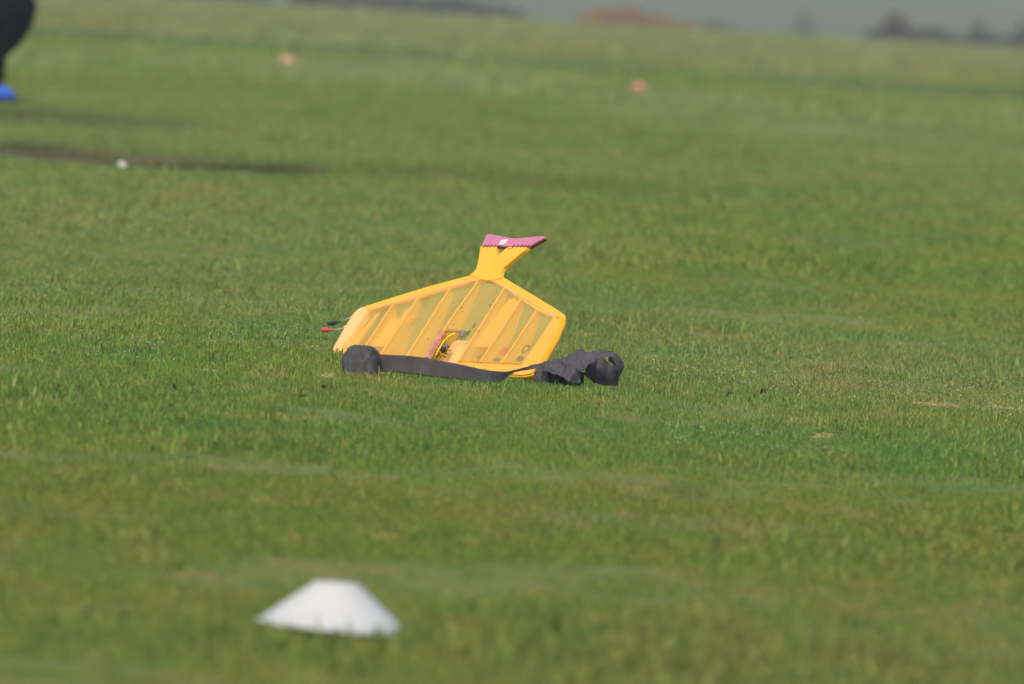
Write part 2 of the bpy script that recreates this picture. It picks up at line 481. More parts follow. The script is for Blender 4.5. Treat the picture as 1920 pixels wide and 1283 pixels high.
def thick(s):      # wing depth along the chord, 0 = leading edge, 1 = trailing edge
    return 0.010 + 0.042 * (1 - s) ** 0.85 * min(1, (s + .08) / .2)
# ribs: (pixel at the trailing edge, pixel at the leading edge)
RIBS = [((692, 578), (640, 652)), ((740, 566), (681, 655)), ((787, 554), (714, 664)), ((846, 537), (761, 670)),
        ((897, 526), (790, 676)), ((947, 538), (859, 678)), ((978, 560), (900, 679)), ((1008, 580), (941, 681)), ((1040, 594), (981, 683))]
def rib(i, p, q, width=0.0045):
    a, b = uv(*p), uv(*q)
    bm = bmesh.new(); n = 12; L_ = []
    d = Vector((b[0] - a[0], b[1] - a[1])).normalized(); nn = Vector((-d.y, d.x)) * width / 2
    for k in range(n + 1):
        t = k / n; c = lerp(a, b, t); th = thick(1 - t)
        L_.append([bm.verts.new((c[0] + sx * nn.x, c[1] + sx * nn.y, w)) for sx, w in ((-1, -.0015), (1, -.0015), (1, -th), (-1, -th))])
    for k in range(n):
        for j in range(4): bm.faces.new((L_[k][j], L_[k][(j + 1) % 4], L_[k + 1][(j + 1) % 4], L_[k + 1][j]))
    bm.faces.new(L_[0][::-1]); bm.faces.new(L_[-1])
    r_ = from_bm('rib', bm, M_RIB, plane)
    # light cap strip glued to the film
    prism('rib_cap', [(c[0], c[1]) for c in [(a[0] - .004, a[1]), (a[0] + .004, a[1]), (b[0] + .004, b[1]), (b[0] - .004, b[1])]], -.0014, .0006, M_FOAM, plane, px=False)
    return r_
for i, (p, q) in enumerate(RIBS): rib(i, p, q)
def film_panel(p0, q0, p1, q1, back=False, hole=None):
    N_ = 10
    bm = bmesh.new(); g = []
    for i in range(N_ + 1):
        t = i / N_
        a, b = uv(*lerp(p0, p1, t)), uv(*lerp(q0, q1, t))
        row = []
        for j in range(N_ + 1):
            s = j / N_; c = lerp(a, b, s)
            sag = 0.0022 * math.sin(math.pi * t) * math.sin(math.pi * s)
            w = (-thick(1 - s) - .0006 + sag) if back else (0.0012 - sag)
            row.append(bm.verts.new((c[0], c[1], w)))
        g.append(row)
    for i in range(N_):
        for j in range(N_):
            if hole and hole[0] <= i < hole[1] and j >= hole[2]: continue
            bm.faces.new((g[i][j], g[i + 1][j], g[i + 1][j + 1], g[i][j + 1]))
    return from_bm('film_panel', bm, M_FILMB if back else M_FILM, plane, smooth=True)
for i in range(len(RIBS) - 1):
    for back in (False, True):
        film_panel(RIBS[i][0], RIBS[i][1], RIBS[i + 1][0], RIBS[i + 1][1], back, hole=(1, 8, 6) if i == 4 and not back else None)
# trailing edge strips
prism('trailing_edge', [(682, 574.5), (740, 556), (800, 537.5), (860, 521.5), (886, 514.5), (912, 517), (897, 526.5), (846, 541), (787, 559), (740, 571), (697, 583), (684, 584)], -.008, 0, M_FOAM, bev=.0015)
prism('trailing_edge', [(912, 516), (940, 517.5), (952, 525), (1000, 553.5), (1040, 578), (1057, 589.5), (1056, 599), (1040, 597), (1008, 583), (978, 564), (947, 542), (920, 528), (897, 526.5)], -.008, 0, M_FOAM, bev=.0015)
# inner spar seen as a paler line along the trailing edge
prism('spar_strip', [(700, 579), (846, 535.5), (905, 521.5), (905, 524), (846, 538), (700, 581.5)], .0002, .0012, M_SPAR)
prism('spar_strip', [(905, 521.5), (921, 522), (1050, 596), (1049, 599), (920, 525), (905, 524)], .0002, .0012, M_SPAR)
# wing tips
prism('wing_tip', [(682, 574.5), (675, 577), (668, 582.5), (660, 592), (640, 625), (624, 654), (622, 669), (634, 671), (646, 652), (692, 582)], -.014, .001, M_PALE, bev=.003)
prism('wing_tip', [(1054, 588.5), (1056, 597), (1052, 609), (1040, 637), (1020, 671), (1006, 693), (997, 702.5), (984, 706), (964, 706), (958, 700), (970, 692), (976, 688), (1037, 598), (1042, 592)], -.012, .0012, M_TIP, bev=.0035)
# leading edge
le_top = [(640, 652), (714, 664), (761, 670), (790, 675)]
prism('leading_edge', le_top + [(794, 692), (714, 684), (634, 671)], -.040, .0005, M_FOAM, bev=.006)
le2 = [(859, 677), (900, 679), (941, 680), (981, 683), (985, 686), (980, 701), (962, 705), (930, 702), (890, 697), (852, 694)]
prism('leading_edge', le2, -.030, .0008, M_TIP, bev=.005)
prism('nose_fairing', [(806, 680), (852, 679), (859, 678), (852, 697), (798, 694)], -.040, -.004, M_FOAM, bev=.004)
# solid webs inside the wing
prism('inner_web', [(753, 574), (773, 573), (764, 592), (742, 593)], -.020, -.012, M_FOAM)
prism('inner_web', [(730, 592), (766, 590), (722, 646), (692, 645)], -.018, -.008, M_RIB)
prism('inner_web', [(950, 558), (963, 556), (973, 566), (920, 648), (884, 648), (902, 622)], -.016, -.006, M_RIB)
prism('inner_web', [(702, 584), (708, 583), (664, 645), (648, 648)], -.010, -.006, M_FOAM)
# printed marks on the far film
def disc(name, px, py, ru, rv, w, mat, hole=0):
    c = uv(px, py, w)
    bm = bmesh.new(); n = 28
    o1 = [bm.verts.new((c[0] + ru * math.cos(2 * math.pi * k / n), c[1] + rv * math.sin(2 * math.pi * k / n), w)) for k in range(n)]
    if hole:
        o2 = [bm.verts.new((c[0] + ru * hole * math.cos(2 * math.pi * k / n), c[1] + rv * hole * math.sin(2 * math.pi * k / n), w)) for k in range(n)]
        for k in range(n): bm.faces.new((o1[k], o1[(k + 1) % n], o2[(k + 1) % n], o2[k]))
    else: bm.faces.new(o1)
    bmesh.ops.solidify(bm, geom=bm.faces[:], thickness=.0006)
    return from_bm(name, bm, mat, plane)
M_GREYP = simple('grey_print', (0.13, 0.11, 0.12), 0.5, 0.3)
disc('red_roundel', 945, 659, .024, .013, -.0008, simple('red_print', (.85, .09, .08), .5, .3))
disc('grey_patch', 931, 675, .022, .006, -.002, M_GREYP)
disc('grey_ring', 986, 655, .020, .011, -.002, M_GREYP, hole=.55)
disc('grey_patch', 975, 673, .020, .008, -.002, M_GREYP)
disc('grey_patch', 898, 671, .010, .006, -.002, M_GREYP)
# forked boom
prism('tail_boom', [(880, 516.5), (888, 512), (893, 506), (896, 496), (898, 486), (901.5, 462.5), (932, 463), (932, 483), (938, 476), (953, 463.5), (991, 463.6), (985, 470),
                    (945, 502.5), (941, 508), (939, 517.5), (945, 522), (920, 527), (900, 525), (885, 519)], -.0080, .0015, M_FOAM, bev=.0010)
stab = prism('tailplane', [(904, 461.5), (909, 449), (912.5, 442), (915, 440), (919, 439.4), (940, 443.3), (963, 447.6), (990, 445.8), (1018, 443), (1022, 444.2), (1021.5, 447), (1008, 454), (992, 463.2), (960, 463.1), (938.7, 462.5)],
      -.0040, .0010, M_PINK, bev=.0006)
prism('tailplane_edge_shade', [(906, 461.8), (913, 446), (919, 441), (963, 448.5), (1020, 444.5), (1021.0, 447), (1008, 454), (992, 463.4), (960, 463.4), (938.7, 462.8)], -.0080, -.0041, M_PINKSHADE)  # back layer added as the tailplane's dark edge, its shade painted in
sh = prism('control_horn', [(937.5, 461), (942, 453), (953.5, 450.2), (949, 457), (945, 460.8)], .0012, .0040, M_WHITE)
prism('horn_screw', [(942.5, 457.3), (945, 456), (944.5, 458)], .0041, .0050, M_BLACK, sh)
def tube(name, pts, r, mat, parent, n=8, taper=None, caps=True):
    bm = bmesh.new(); rings = []
    pts = [Vector(p) for p in pts]
    for i, p in enumerate(pts):
        t = (pts[min(i + 1, len(pts) - 1)] - pts[max(i - 1, 0)]).normalized()
        a = t.cross(Vector((.13, .31, .94))).normalized(); b = t.cross(a)
        rr = taper[i] if taper else r
        rings.append([bm.verts.new(p + (a * math.cos(2 * math.pi * k / n) + b * math.sin(2 * math.pi * k / n)) * rr) for k in range(n)])
    for i in range(len(rings) - 1):
        for k in range(n): bm.faces.new((rings[i][k], rings[i][(k + 1) % n], rings[i + 1][(k + 1) % n], rings[i + 1][k]))
    if caps: bm.faces.new(rings[0][::-1]); bm.faces.new(rings[-1])
    return from_bm(name, bm, mat, parent, smooth=True)
def l3(px, py, w=0.0): a = uv(px, py, w); return (a[0], a[1], w)
# thread hinges of the tailplane
for hx in (908, 914, 920, 927, 934, 962, 970, 977, 983.5, 989.5):
    tube('hinge_stitch', [l3(hx - 1.5, 464.5, .001), l3(hx + .5, 462, .0022), l3(hx + 3.4, 459, .0012)], .0010, M_THREAD, plane, 5)
    tube('hinge_stitch', [l3(hx - 2.5, 461.2, .0016), l3(hx + 1.5, 461.6, .0018)], .0005, M_THREAD, plane, 5)
tube('hinge_loop', [l3(951.5, 464.2, .002), l3(953.5, 466.2, .002), l3(957, 467, .002), l3(961, 465.5, .002), l3(962, 463.6, .002)], .0006, M_THREAD, plane, 5)
# nose opening with bearer, cylinder stub and mud
prism('engine_bearer', [(827.5, 620.5), (832.5, 622), (804, 672), (797, 672)], -.005, .004, M_WOOD)
prism('engine_bearer', [(869, 620), (872, 622), (866, 633), (862, 632)], -.003, .002, M_GREY, bev=.001)
tube('pod_edge', [l3(834, 622.5, .002), l3(850, 622, .002), l3(868, 622.8, .002)], .0016, M_GREY, plane, 6)
prism('pod_floor', [(834, 625), (864, 626), (846, 668), (812, 670)], -.030, -.026, M_PALE)
tube('fuel_tube', [l3(815, 671, -.004), l3(823, 655, 0), l3(832, 640, .002), l3(842, 630, .002), l3(854, 625.5, 0)], .0022, simple('yellow_tube', (0.85, 0.60, 0.03), .35, .5), plane)
def blob(name, p, rx, ry, rz, mat, parent, seed, amp=.35, sub=2):
    bm = bmesh.new(); bmesh.ops.create_icosphere(bm, subdivisions=sub, radius=1)
    for v in bm.verts:
        f = 1 + amp * noise.noise(v.co * 1.7 + Vector((seed, 2 * seed, 0)))
        v.co = Vector((v.co.x * rx * f, v.co.y * ry * f, v.co.z * rz * f)) + Vector(p)
    return from_bm(name, bm, mat, parent, smooth=True)
blob('engine', l3(836, 649, -.003), .013, .0055, .005, M_GREY, plane, 3, .8, 3)
blob('engine', l3(831, 656, .000), .010, .006, .006, M_MUD, plane, 8, .8, 3)
for k in range(16):
    qx = random.uniform(818, 846); qy = 672 - (qx - 818) * .1 - abs(random.gauss(0, 9))
    blob('mud_clod', l3(qx, qy, .002), random.uniform(.002, .006), random.uniform(.001, .0028), .002, random.choice([M_MUD, M_MUD, M_SCRAP]), plane, k * 3.1, .9, 1)
scr = [(863, 641, 890, 609, 9), (868, 637, 882, 620, 7), (850, 645, 857, 632, 4), (838, 662, 842, 650, 4), (874, 632, 888, 612, 6)]
sbm = bmesh.new()
for (xa, ya, xb, yb, n) in scr:
    for k in range(n):
        t = random.random(); cx, cy = xa + (xb - xa) * t + random.uniform(-2, 2), ya + (yb - ya) * t + random.uniform(-1.5, 1.5)
        a = Vector(l3(cx, cy, .003)); b = Vector(l3(cx + random.uniform(2, 7), cy - random.uniform(3, 9), random.uniform(.003, .007)))
        s_ = Vector((.0016, .0005, 0))
        f = [sbm.verts.new(a - s_), sbm.verts.new(a + s_), sbm.verts.new(b)]
        sbm.faces.new(f)
tag(from_bm('grass_scraps', sbm, M_SCRAP, plane), kind='stuff')
for (dx_, dy_, s_) in ((919, 572, .004), (865, 577, .002), (868, 584, .002), (850, 608, .002), (803, 634, .002), (802, 636, .0015), (897, 621, .002), (836, 600, .0015)):
    blob('mud_speck', l3(dx_, dy_, .002), s_, s_ * .5, .001, M_MUD, plane, dx_, .5, 1)
# lead-out wires with clips
def leadout(w0, w1, body, mat, knuckle):
    wv = tube('leadout_wire', [l3(*w0, -.004), l3((w0[0] + w1[0]) / 2, (w0[1] + w1[1]) / 2 + .6, -.004), l3(*w1, -.004)], .0012, M_STEEL, plane, 6)
    pts = [l3(x_, y_, -.004) for x_, y_, _ in body]
    tube('clip', pts, .003, mat, wv, 10, taper=[b_[2] * 1.25 for b_ in body])
    blob('clip_collar', l3(knuckle[0], knuckle[1], -.004), .006, .0042, .0042, mat, wv, 1, .1, 2)
leadout((664, 592), (638, 603.3), [(639, 603, .0012), (633, 604.6, .002), (628, 605.8, .0028), (627, 606, .004), (623, 606.6, .0044), (617, 607.3, .0044), (616, 607.4, .003)], M_BLACK, (627.5, 606))
leadout((646, 615), (623, 618.7), [(623.5, 618.8, .0015), (620, 618.8, .0026), (614.5, 619, .0022), (612.5, 618.8, .0044), (607, 618.5, .0042), (603.5, 618.5, .0028)], M_RED, (611.5, 618.8))
for (x_, y_) in ((661, 594), (647, 613)): blob('leadout_guide', l3(x_, y_, .001), .008, .003, .002, M_PALE, plane, 1, .1, 2)

# ------------------------------------------------------------------ black crepe streamer
def crepe_mat():
    mt, nt, b = new_mat('black_crepe')
    N, L = nt.nodes, nt.links
    tc = N.new('ShaderNodeTexCoord')
    nz = N.new('ShaderNodeTexNoise'); nz.inputs['Scale'].default_value = 25; nz.inputs['Detail'].default_value = 5; L.new(tc.outputs['Object'], nz.inputs[0])
    cr = N.new('ShaderNodeValToRGB'); cr.color_ramp.elements[0].position = .3; cr.color_ramp.elements[1].position = .7
    cr.color_ramp.elements[0].color = (.050, .047, .054, 1); cr.color_ramp.elements[1].color = (.080, .074, .083, 1)
    L.new(nz.outputs['Fac'], cr.inputs[0]); L.new(cr.outputs[0], b.inputs['Base Color'])
    mp = N.new('ShaderNodeMapping'); mp.inputs['Scale'].default_value = (900, 900, 90); L.new(tc.outputs['Object'], mp.inputs[0])
    n2 = N.new('ShaderNodeTexNoise'); n2.inputs['Scale'].default_value = 1; n2.inputs['Detail'].default_value = 3; L.new(mp.outputs[0], n2.inputs[0])
    bp = N.new('ShaderNodeBump'); bp.inputs['Strength'].default_value = .5; bp.inputs['Distance'].default_value = .001
    L.new(n2.outputs['Fac'], bp.inputs['Height']); L.new(bp.outputs[0], b.inputs['Normal'])
    set_in(b, rough=.75, spec=.25)
    return mt
M_CREPE = crepe_mat()
def ribbon(name, rows, parent, crumple=.0016, seed=0, steps=9, across=10, mat=None, flat=False):
    """rows: (x_top, y_top, Y_top, x_bottom, y_bottom, Y_bottom); the edges are smoothed into curves"""
    T = [at_y(r[0], r[1], r[2]) for r in rows]; B = [at_y(r[3], r[4], r[5]) for r in rows]
    def cat(P, i, t):
        p0, p1, p2, p3 = P[max(i - 1, 0)], P[i], P[i + 1], P[min(i + 2, len(P) - 1)]
        return 0.5 * ((2 * p1) + (p2 - p0) * t + (2 * p0 - 5 * p1 + 4 * p2 - p3) * t * t + (3 * p1 - p0 - 3 * p2 + p3) * t ** 3)
    bm = bmesh.new(); rr = []
    inv = parent.matrix_world.inverted()
    for i in range(len(rows) - 1):
        for k in range(steps + (1 if i == len(rows) - 2 else 0)):
            t = k / steps; a, b = cat(T, i, t), cat(B, i, t)
            row = []
            for j in range(across + 1):
                s = j / across; p = a.lerp(b, s)
                nv = noise.noise_vector(p * 45 + Vector((seed, 0, 0))) * crumple + noise.noise_vector(p * 130 + Vector((seed, 3, 0))) * crumple * .35
                q = Vector((p.x * 42, p.y * 9, p.z * 14)) + Vector((seed * 1.3, 0, 0))
                cz = abs(noise.noise(q)) + .5 * abs(noise.noise(q * 2.3))
                p2 = p + nv + Vector((.15, -1, .25)) * (crumple * 4.0 * (cz - .35))
                if flat:       # taut tape: a few upright pleats only
                    p2 = p + Vector((.1, -1, .0)) * (.0030 * noise.noise(Vector((p.x * 38, 0, p.z * 6))) + .0016 * max(0, noise.noise(Vector((p.x * 120, 4, p.z * 9))))) + nv * .25
                row.append(bm.verts.new(inv @ p2))
            rr.append(row)
    for i in range(len(rr) - 1):
        for j in range(across): bm.faces.new((rr[i][j], rr[i][j + 1], rr[i + 1][j + 1], rr[i + 1][j]))
    o = from_bm(name, bm, mat or M_CREPE, parent, smooth=True)
    sm = o.modifiers.new('solid', 'SOLIDIFY'); sm.thickness = .0007; sm.offset = 0
    return o
YS = 27.52
YE = 27.68
roll_c = at_y(678.5, 674, YS); roll_c.z = gz(roll_c.x, roll_c.y)
streamer = empty('crepe_streamer', Matrix.Translation(roll_c))
tag(streamer, 'dark grey crepe streamer lying along the wing, rolled up left and crumpled right', 'streamer')
streamer_inv = streamer.matrix_world.inverted()
bpy.context.view_layer.update()
def rolled_end():
    H, Rr = .063, .0385
    bm = bmesh.new(); n = 72
    prof = [(1.0, .0), (1.0, .2), (1.01, .45), (1.0, .62), (.96, .74), (.86, .86), (.68, .95), (.45, 1.0), (.2, 1.01), (0.02, 1.0)]
    rings = []
    for j, (r_, h_) in enumerate(prof):
        ring = []
        for k in range(n):
            a = 2 * math.pi * k / n
            q = Vector((math.cos(a), math.sin(a), h_ * 1.4))
            f = 1 + .05 * noise.noise(q * 1.6) + (.07 * abs(noise.noise(q * 3.1 + Vector((5, 0, 0)))) if h_ > .55 else .02 * noise.noise(Vector((a * 2, h_ * 6, 0))))
            zz = h_ * H + (.006 * noise.noise(q * 2.2 + Vector((9, 0, 0))) if h_ > .5 else 0) + .004 * math.cos(a - 2.2) * r_ * h_
            ring.append(bm.verts.new((Rr * r_ * f * math.cos(a), Rr * .8 * r_ * f * math.sin(a), zz - .002)))
        rings.append(ring)
    for j in range(len(prof) - 1):
        for k in range(n): bm.faces.new((rings[j][k], rings[j][(k + 1) % n], rings[j + 1][(k + 1) % n], rings[j + 1][k]))
    bm.faces.new(rings[0][::-1]); bm.faces.new(rings[-1])
    return from_bm('rolled_end', bm, M_CREPE, streamer, smooth=True)
rolled_end()
# folds of tape lying over the roll
ribbon('tape_fold', [(644, 664, YS - .035, 645, 690, YS - .038), (655, 655, YS - .036, 655, 680, YS - .040), (672, 651.5, YS - .034, 670, 679, YS - .041), (690, 652.5, YS - .032, 690, 673, YS - .040), (704, 659, YS - .02, 706, 677, YS - .030), (713, 667, YS - .0, 713, 682, YS - .01)], streamer, .0018, 4)
ribbon('tape_fold', [(641.5, 668, YS - .02, 642, 698, YS - .02), (648, 674, YS - .039, 648, 703, YS - .040), (664, 678, YS - .044, 664, 704, YS - .045), (684, 674, YS - .044, 686, 704, YS - .044), (702, 668, YS - .036, 703, 702, YS - .036), (713, 672, YS - .012, 713, 699, YS - .012)], streamer, .0016, 9)
ribbon('tape_fold', [(688, 654, YS - .01, 690, 660, YS - .03), (694, 649, YS - .01, 698, 658, YS - .03), (701, 656, YS - .006, 706, 668, YS - .025), (711, 664, YS, 712, 676, YS - .015)], streamer, .0012, 14)
# the straight run beside the leading edge
run = [(706, 664, YS, 706, 697, YS), (735, 665.5, YS, 735, 698, YS), (770, 667.5, YS, 770, 702, YS), (800, 671.5, YS, 800, 705.5, YS), (830, 677, YS, 830, 709, YS),
       (860, 682.5, YS, 860, 712, YS), (890, 689.5, YS, 890, 716, YS), (915, 694.5, YS + .01, 915, 718, YS), (934, 696.5, YS + .03, 936, 717, YS + .02), (950, 697, YS + .06, 951, 707, YS + .06),
       (961, 694.5, YS + .08, 962, 699.5, YS + .08), (974, 691.5, YS + .10, 975, 696, YS + .10), (987, 688, YS + .12, 989, 694, YS + .12), (1001, 683.5, YS + .14, 1003, 692, YS + .13), (1018, 681.5, YE, 1018, 693, YE - .04)]
ribbon('tape_run', run, streamer, .0016, 2, 9, flat=True)
# crumpled far end
ribbon('tape_fold', [(1012, 681.5, YE, 1014, 693, YE - .05), (1030, 681, YE + .01, 1030, 697, YE - .06), (1046, 684, YE - .01, 1042, 703, YE - .07), (1062, 686, YE - .02, 1056, 708, YE - .07), (1078, 690, YE - .03, 1068, 718, YE - .07), (1092, 699, YE, 1086, 720, YE - .05)], streamer, .004, 21)
ribbon('tape_fold', [(1000, 699, YE + .03, 1001, 724, YE + .03), (1012, 689, YE + .03, 1012, 724, YE + .01), (1030, 693, YE + .02, 1030, 724, YE - .0), (1050, 697, YE + .02, 1050, 725, YE - .01), (1072, 690, YE + .02, 1070, 725, YE - .0), (1096, 699, YE + .05, 1092, 722, YE + .03)], streamer, .003, 27)
ribbon('tape_fold', [(1014, 684, YE + .08, 1016, 696, YE + .02), (1036, 675, YE + .07, 1040, 692, YE), (1054, 670.5, YE + .06, 1058, 694, YE - .02), (1072, 663, YE + .05, 1076, 696, YE - .02), (1086, 655, YE + .05, 1092, 693, YE - .02), (1093, 653, YE + .05, 1100, 690, YE - .02), (1100, 661, YE + .04, 1108, 686, YE - .01)], streamer, .0045, 33)
ribbon('tape_fold', [(1078, 668, YE + .05, 1084, 697, YE - .01), (1096, 662, YE + .03, 1098, 692, YE - .03), (1112, 658.5, YE + .02, 1106, 684, YE - .03), (1126, 657.5, YE + .01, 1124, 673, YE - .04), (1141, 658.5, YE, 1134, 669, YE - .05), (1153, 661.5, YE, 1146, 671, YE - .05), (1163, 671, YE, 1154, 682, YE - .05), (1171, 688, YE + .01, 1160, 696, YE - .05), (1163, 698, YE + .02, 1158, 722, YE - .03)], streamer, .003, 39)
ribbon('tape_fold', [(1100, 682, YE + .04, 1094, 704, YE), (1112, 672, YE + .06, 1110, 716, YE + .02), (1128, 669, YE + .08, 1128, 722, YE + .03), (1142, 681, YE + .08, 1144, 724, YE + .03), (1152, 688, YE + .06, 1154, 724, YE + .02), (1166, 690, YE + .02, 1158, 722, YE - .01)], streamer, .003, 45)
ribbon('tape_fold', [(1146, 664, YE + .06, 1140, 676, YE + .08), (1158, 672, YE + .06, 1149, 684, YE + .08), (1168, 686, YE + .05, 1156, 694, YE + .08)], streamer, .002, 51)

# ------------------------------------------------------------------ marker cones
def plastic(name, c):
    mt = simple(name, c, .45, .4, .04, 14)
    return mt
def marker_cone(label, base, rad, h, mat, tilt=(0, 0), group=None):
    bm = bmesh.new(); n = 72
    prof = [(1.0, 0.0), (1.005, .035), (.955, .06), (.70, .42), (.46, .745), (.335, .91), (.315, .965), (.285, .985), (.265, .95), (.285, .86), (.44, .62), (.68, .30), (.93, .03)]
    rings = []
    for r_, z_ in prof:
        rings.append([bm.verts.new((rad * r_ * math.cos(2 * math.pi * k / n), rad * r_ * math.sin(2 * math.pi * k / n), h * z_)) for k in range(n)])
    m_ = len(rings)
    for i in range(m_):
        for k in range(n): bm.faces.new((rings[i][k], rings[i][(k + 1) % n], rings[(i + 1) % m_][(k + 1) % n], rings[(i + 1) % m_][k]))
    o = from_bm('marker_cone', bm, mat, None, smooth=True)
    o.location = base; o.rotation_euler = (tilt[0], tilt[1], 0)
    tag(o, label, 'marker cone', group)
    return o
def at_ground_row(px, py):            # as on_ground, on the mean level of the field
    d = ray(px, py); p = CAM + d * (-CAM_H / d.z); return p
pc = at_ground_row(624, 1192); sc = FPX / pc.y
marker_cone('white disc cone standing in the near grass in front of the model', (pc.x, pc.y, gz(pc.x, pc.y) + .008), 146 / sc, 86 / sc, plastic('white_cone', (.49, .50, .505)), (0.0, R(2.4)))
CLEAR.append((pc.x, pc.y, 150 / sc)); CLEAR.append((pc.x, pc.y - .12, 140 / sc))
pc = at_ground_row(539, 121.5); sc = FPX / pc.y
marker_cone('pale salmon disc cone far off on the mown grass above the tail', (pc.x, pc.y, gz(pc.x, pc.y) + .016), 21 / sc, 12 / sc, plastic('salmon_cone', (.88, .36, .33)), (R(2), 0), 'red marker cones on the far grass')
pc = at_ground_row(1198, 168); sc = FPX / pc.y
marker_cone('red disc cone far off on the mown grass to the right of the tail', (pc.x, pc.y, gz(pc.x, pc.y) + .018), 21 / sc, 12.5 / sc, plastic('red_cone', (.80, .16, .23)), (0, R(1)), 'red marker cones on the far grass')

# ------------------------------------------------------------------ person crouching at the left
def skin_mesh(name, verts, edges, mat, parent, sub=2, root=0):
    me = bpy.data.meshes.new(name + '_cage')
    me.from_pydata([v[:3] for v in verts], edges, [])
    o = bpy.data.objects.new(name, me); COL.objects.link(o)
    sk = o.modifiers.new('skin', 'SKIN')
    for i, v in enumerate(verts):
        r_ = v[3]; me.skin_vertices[0].data[i].radius = (r_, v[4] if len(v) > 4 else r_)
        me.skin_vertices[0].data[i].use_root = (i == root)
    sb = o.modifiers.new('sub', 'SUBSURF'); sb.levels = sub; sb.render_levels = sub
    bpy.context.view_layer.update()
    dg = bpy.context.evaluated_depsgraph_get()
    m2 = bpy.data.meshes.new_from_object(o.evaluated_get(dg))
    bpy.data.objects.remove(o)
    m2.materials.clear()
    return link(name, m2, mat, parent, smooth=True)
def build_person():
    p = at_ground_row(5.0, 199)
    p.z = gz(p.x, p.y)
    root = empty('person', Matrix.Translation(p))
    tag(root, 'person in black clothes and bright blue shoes crouching at the left edge of the picture', 'person')
    M_CL = simple('black_cloth', (.003, .004, .010), .95, .02, .2, 20)
    M_SK = simple('skin', (.52, .30, .21), .55, .3, .05, 30)
    M_SH = simple('blue_shoe', (.035, .14, .72), .45, .4, .15, 40)
    M_SO = simple('dark_sole', (.012, .02, .045), .7, .2)
    M_HR = simple('dark_hair', (.03, .02, .012), .6, .3, .2, 80)
    sides = (-1, 1)
    # body: head, neck, trunk, arms with hands
    V = [(-.40, 0, .42, .13, .15), (-.33, 0, .60, .12, .15), (-.24, 0, .78, .12, .16), (-.15, 0, .93, .10, .14), (-.10, 0, 1.02, .055), (-.07, 0, 1.10, .058), (-.035, 0, 1.17, .085), (-.03, 0, 1.25, .08)]
    E = [(i, i + 1) for i in range(7)]
    for s in sides:
        b = len(V)
        V += [(-.14, s * .17, .94, .055), (-.08, s * .24, .80, .042), (-.02, s * .17, 1.02, .034), (.0, s * .10, 1.08, .026), (.02, s * .08, 1.12, .030)]
        E += [(3, b), (b, b + 1), (b + 1, b + 2), (b + 2, b + 3), (b + 3, b + 4)]
        for f, (dy, ln) in enumerate(((-.026, .062), (-.009, .072), (.009, .068), (.026, .055))):
            c = len(V)
            V += [(.035, s * .08 + dy, 1.155, .0085), (.045, s * .08 + dy - s * .012, 1.155 + ln * .5, .008), (.035, s * .08 + dy - s * .02, 1.155 + ln * .8, .0065)]
            E += [(b + 4, c), (c, c + 1), (c + 1, c + 2)]
        c = len(V)
        V += [(.035, s * .08 - s * .030, 1.115, .0095), (.05, s * .08 - s * .045, 1.14, .008)]
        E += [(b + 3, c), (c, c + 1)]
    body = skin_mesh('body', V, E, M_SK, root, 2)
    for s in sides:                                          # ears, eyes
        blob('ear', (-.045, s * .082, 1.19), .018, .008, .03, M_SK, body, 1, .1, 2)
        blob('eye', (.046, s * .032, 1.205), .012, .012, .011, M_WHITE, body, 1, 0, 2)
    blob('nose', (.065, 0, 1.175), .020, .014, .024, M_SK, body, 1, .05, 2)
    blob('mouth', (.052, 0, 1.135), .012, .024, .006, simple('lips', (.45, .17, .14)), body, 1, .05, 2)
    blob('hair', (-.055, 0, 1.235), .098, .09, .085, M_HR, root, 4, .12, 3)
    # jacket
    V = [(-.43, 0, .44, .17, .20), (-.36, 0, .60, .16, .19), (-.26, 0, .78, .15, .19), (-.17, 0, .92, .13, .17), (-.12, 0, 1.01, .075)]
    E = [(i, i + 1) for i in range(4)]
    for s in sides:
        b = len(V); V += [(-.15, s * .18, .94, .085), (-.08, s * .25, .80, .07), (-.025, s * .18, .99, .052), (-.01, s * .13, 1.05, .045)]
        E += [(3, b), (b, b + 1), (b + 1, b + 2), (b + 2, b + 3)]
    skin_mesh('jacket', V, E, M_CL, root, 2)
    # baggy trousers: hips, thighs, knees full and round, narrow ankles
    V = [(-.42, 0, .40, .15, .17)]; E = []
    for s in sides:
        b = len(V); V += [(-.36, s * .10, .40, .13), (-.18, s * .13, .47, .125), (.0, s * .15, .525, .145), (.105, s * .15, .55, .135), (.03, s * .145, .40, .095), (-.045, s * .14, .27, .048), (-.04, s * .14, .15, .040), (-.04, s * .14, .085, .042)]
        E += [(0, b)] + [(b + k, b + k + 1) for k in range(7)]
    skin_mesh('trousers', V, E, M_CL, root, 2)
    for s in sides:
        sh_ = skin_mesh('shoe', [(-.085, s * .14, .055, .045), (-.03, s * .14, .060, .048), (.015, s * .14, .047, .036), (.05, s * .145, .032, .024), (.062, s * .147, .026, .015)], [(0, 1), (1, 2), (2, 3), (3, 4)], M_SH, root, 2)
        bm = bmesh.new(); pts = []
        for k in range(28):
            a = 2 * math.pi * k / 28
            pts.append((-.03 + .105 * math.cos(a), s * .143 + .042 * math.sin(a) * (1.05 - .1 * math.cos(a))))
        f = [bm.verts.new((x_, y_, .026)) for x_, y_ in pts]; g = [bm.verts.new((x_, y_, .001)) for x_, y_ in pts]
        bm.faces.new(f); bm.faces.new(g[::-1])
        for k in range(28): bm.faces.new((f[k], g[k], g[(k + 1) % 28], f[(k + 1) % 28]))
        from_bm('sole', bm, M_SO, sh_)
build_person()

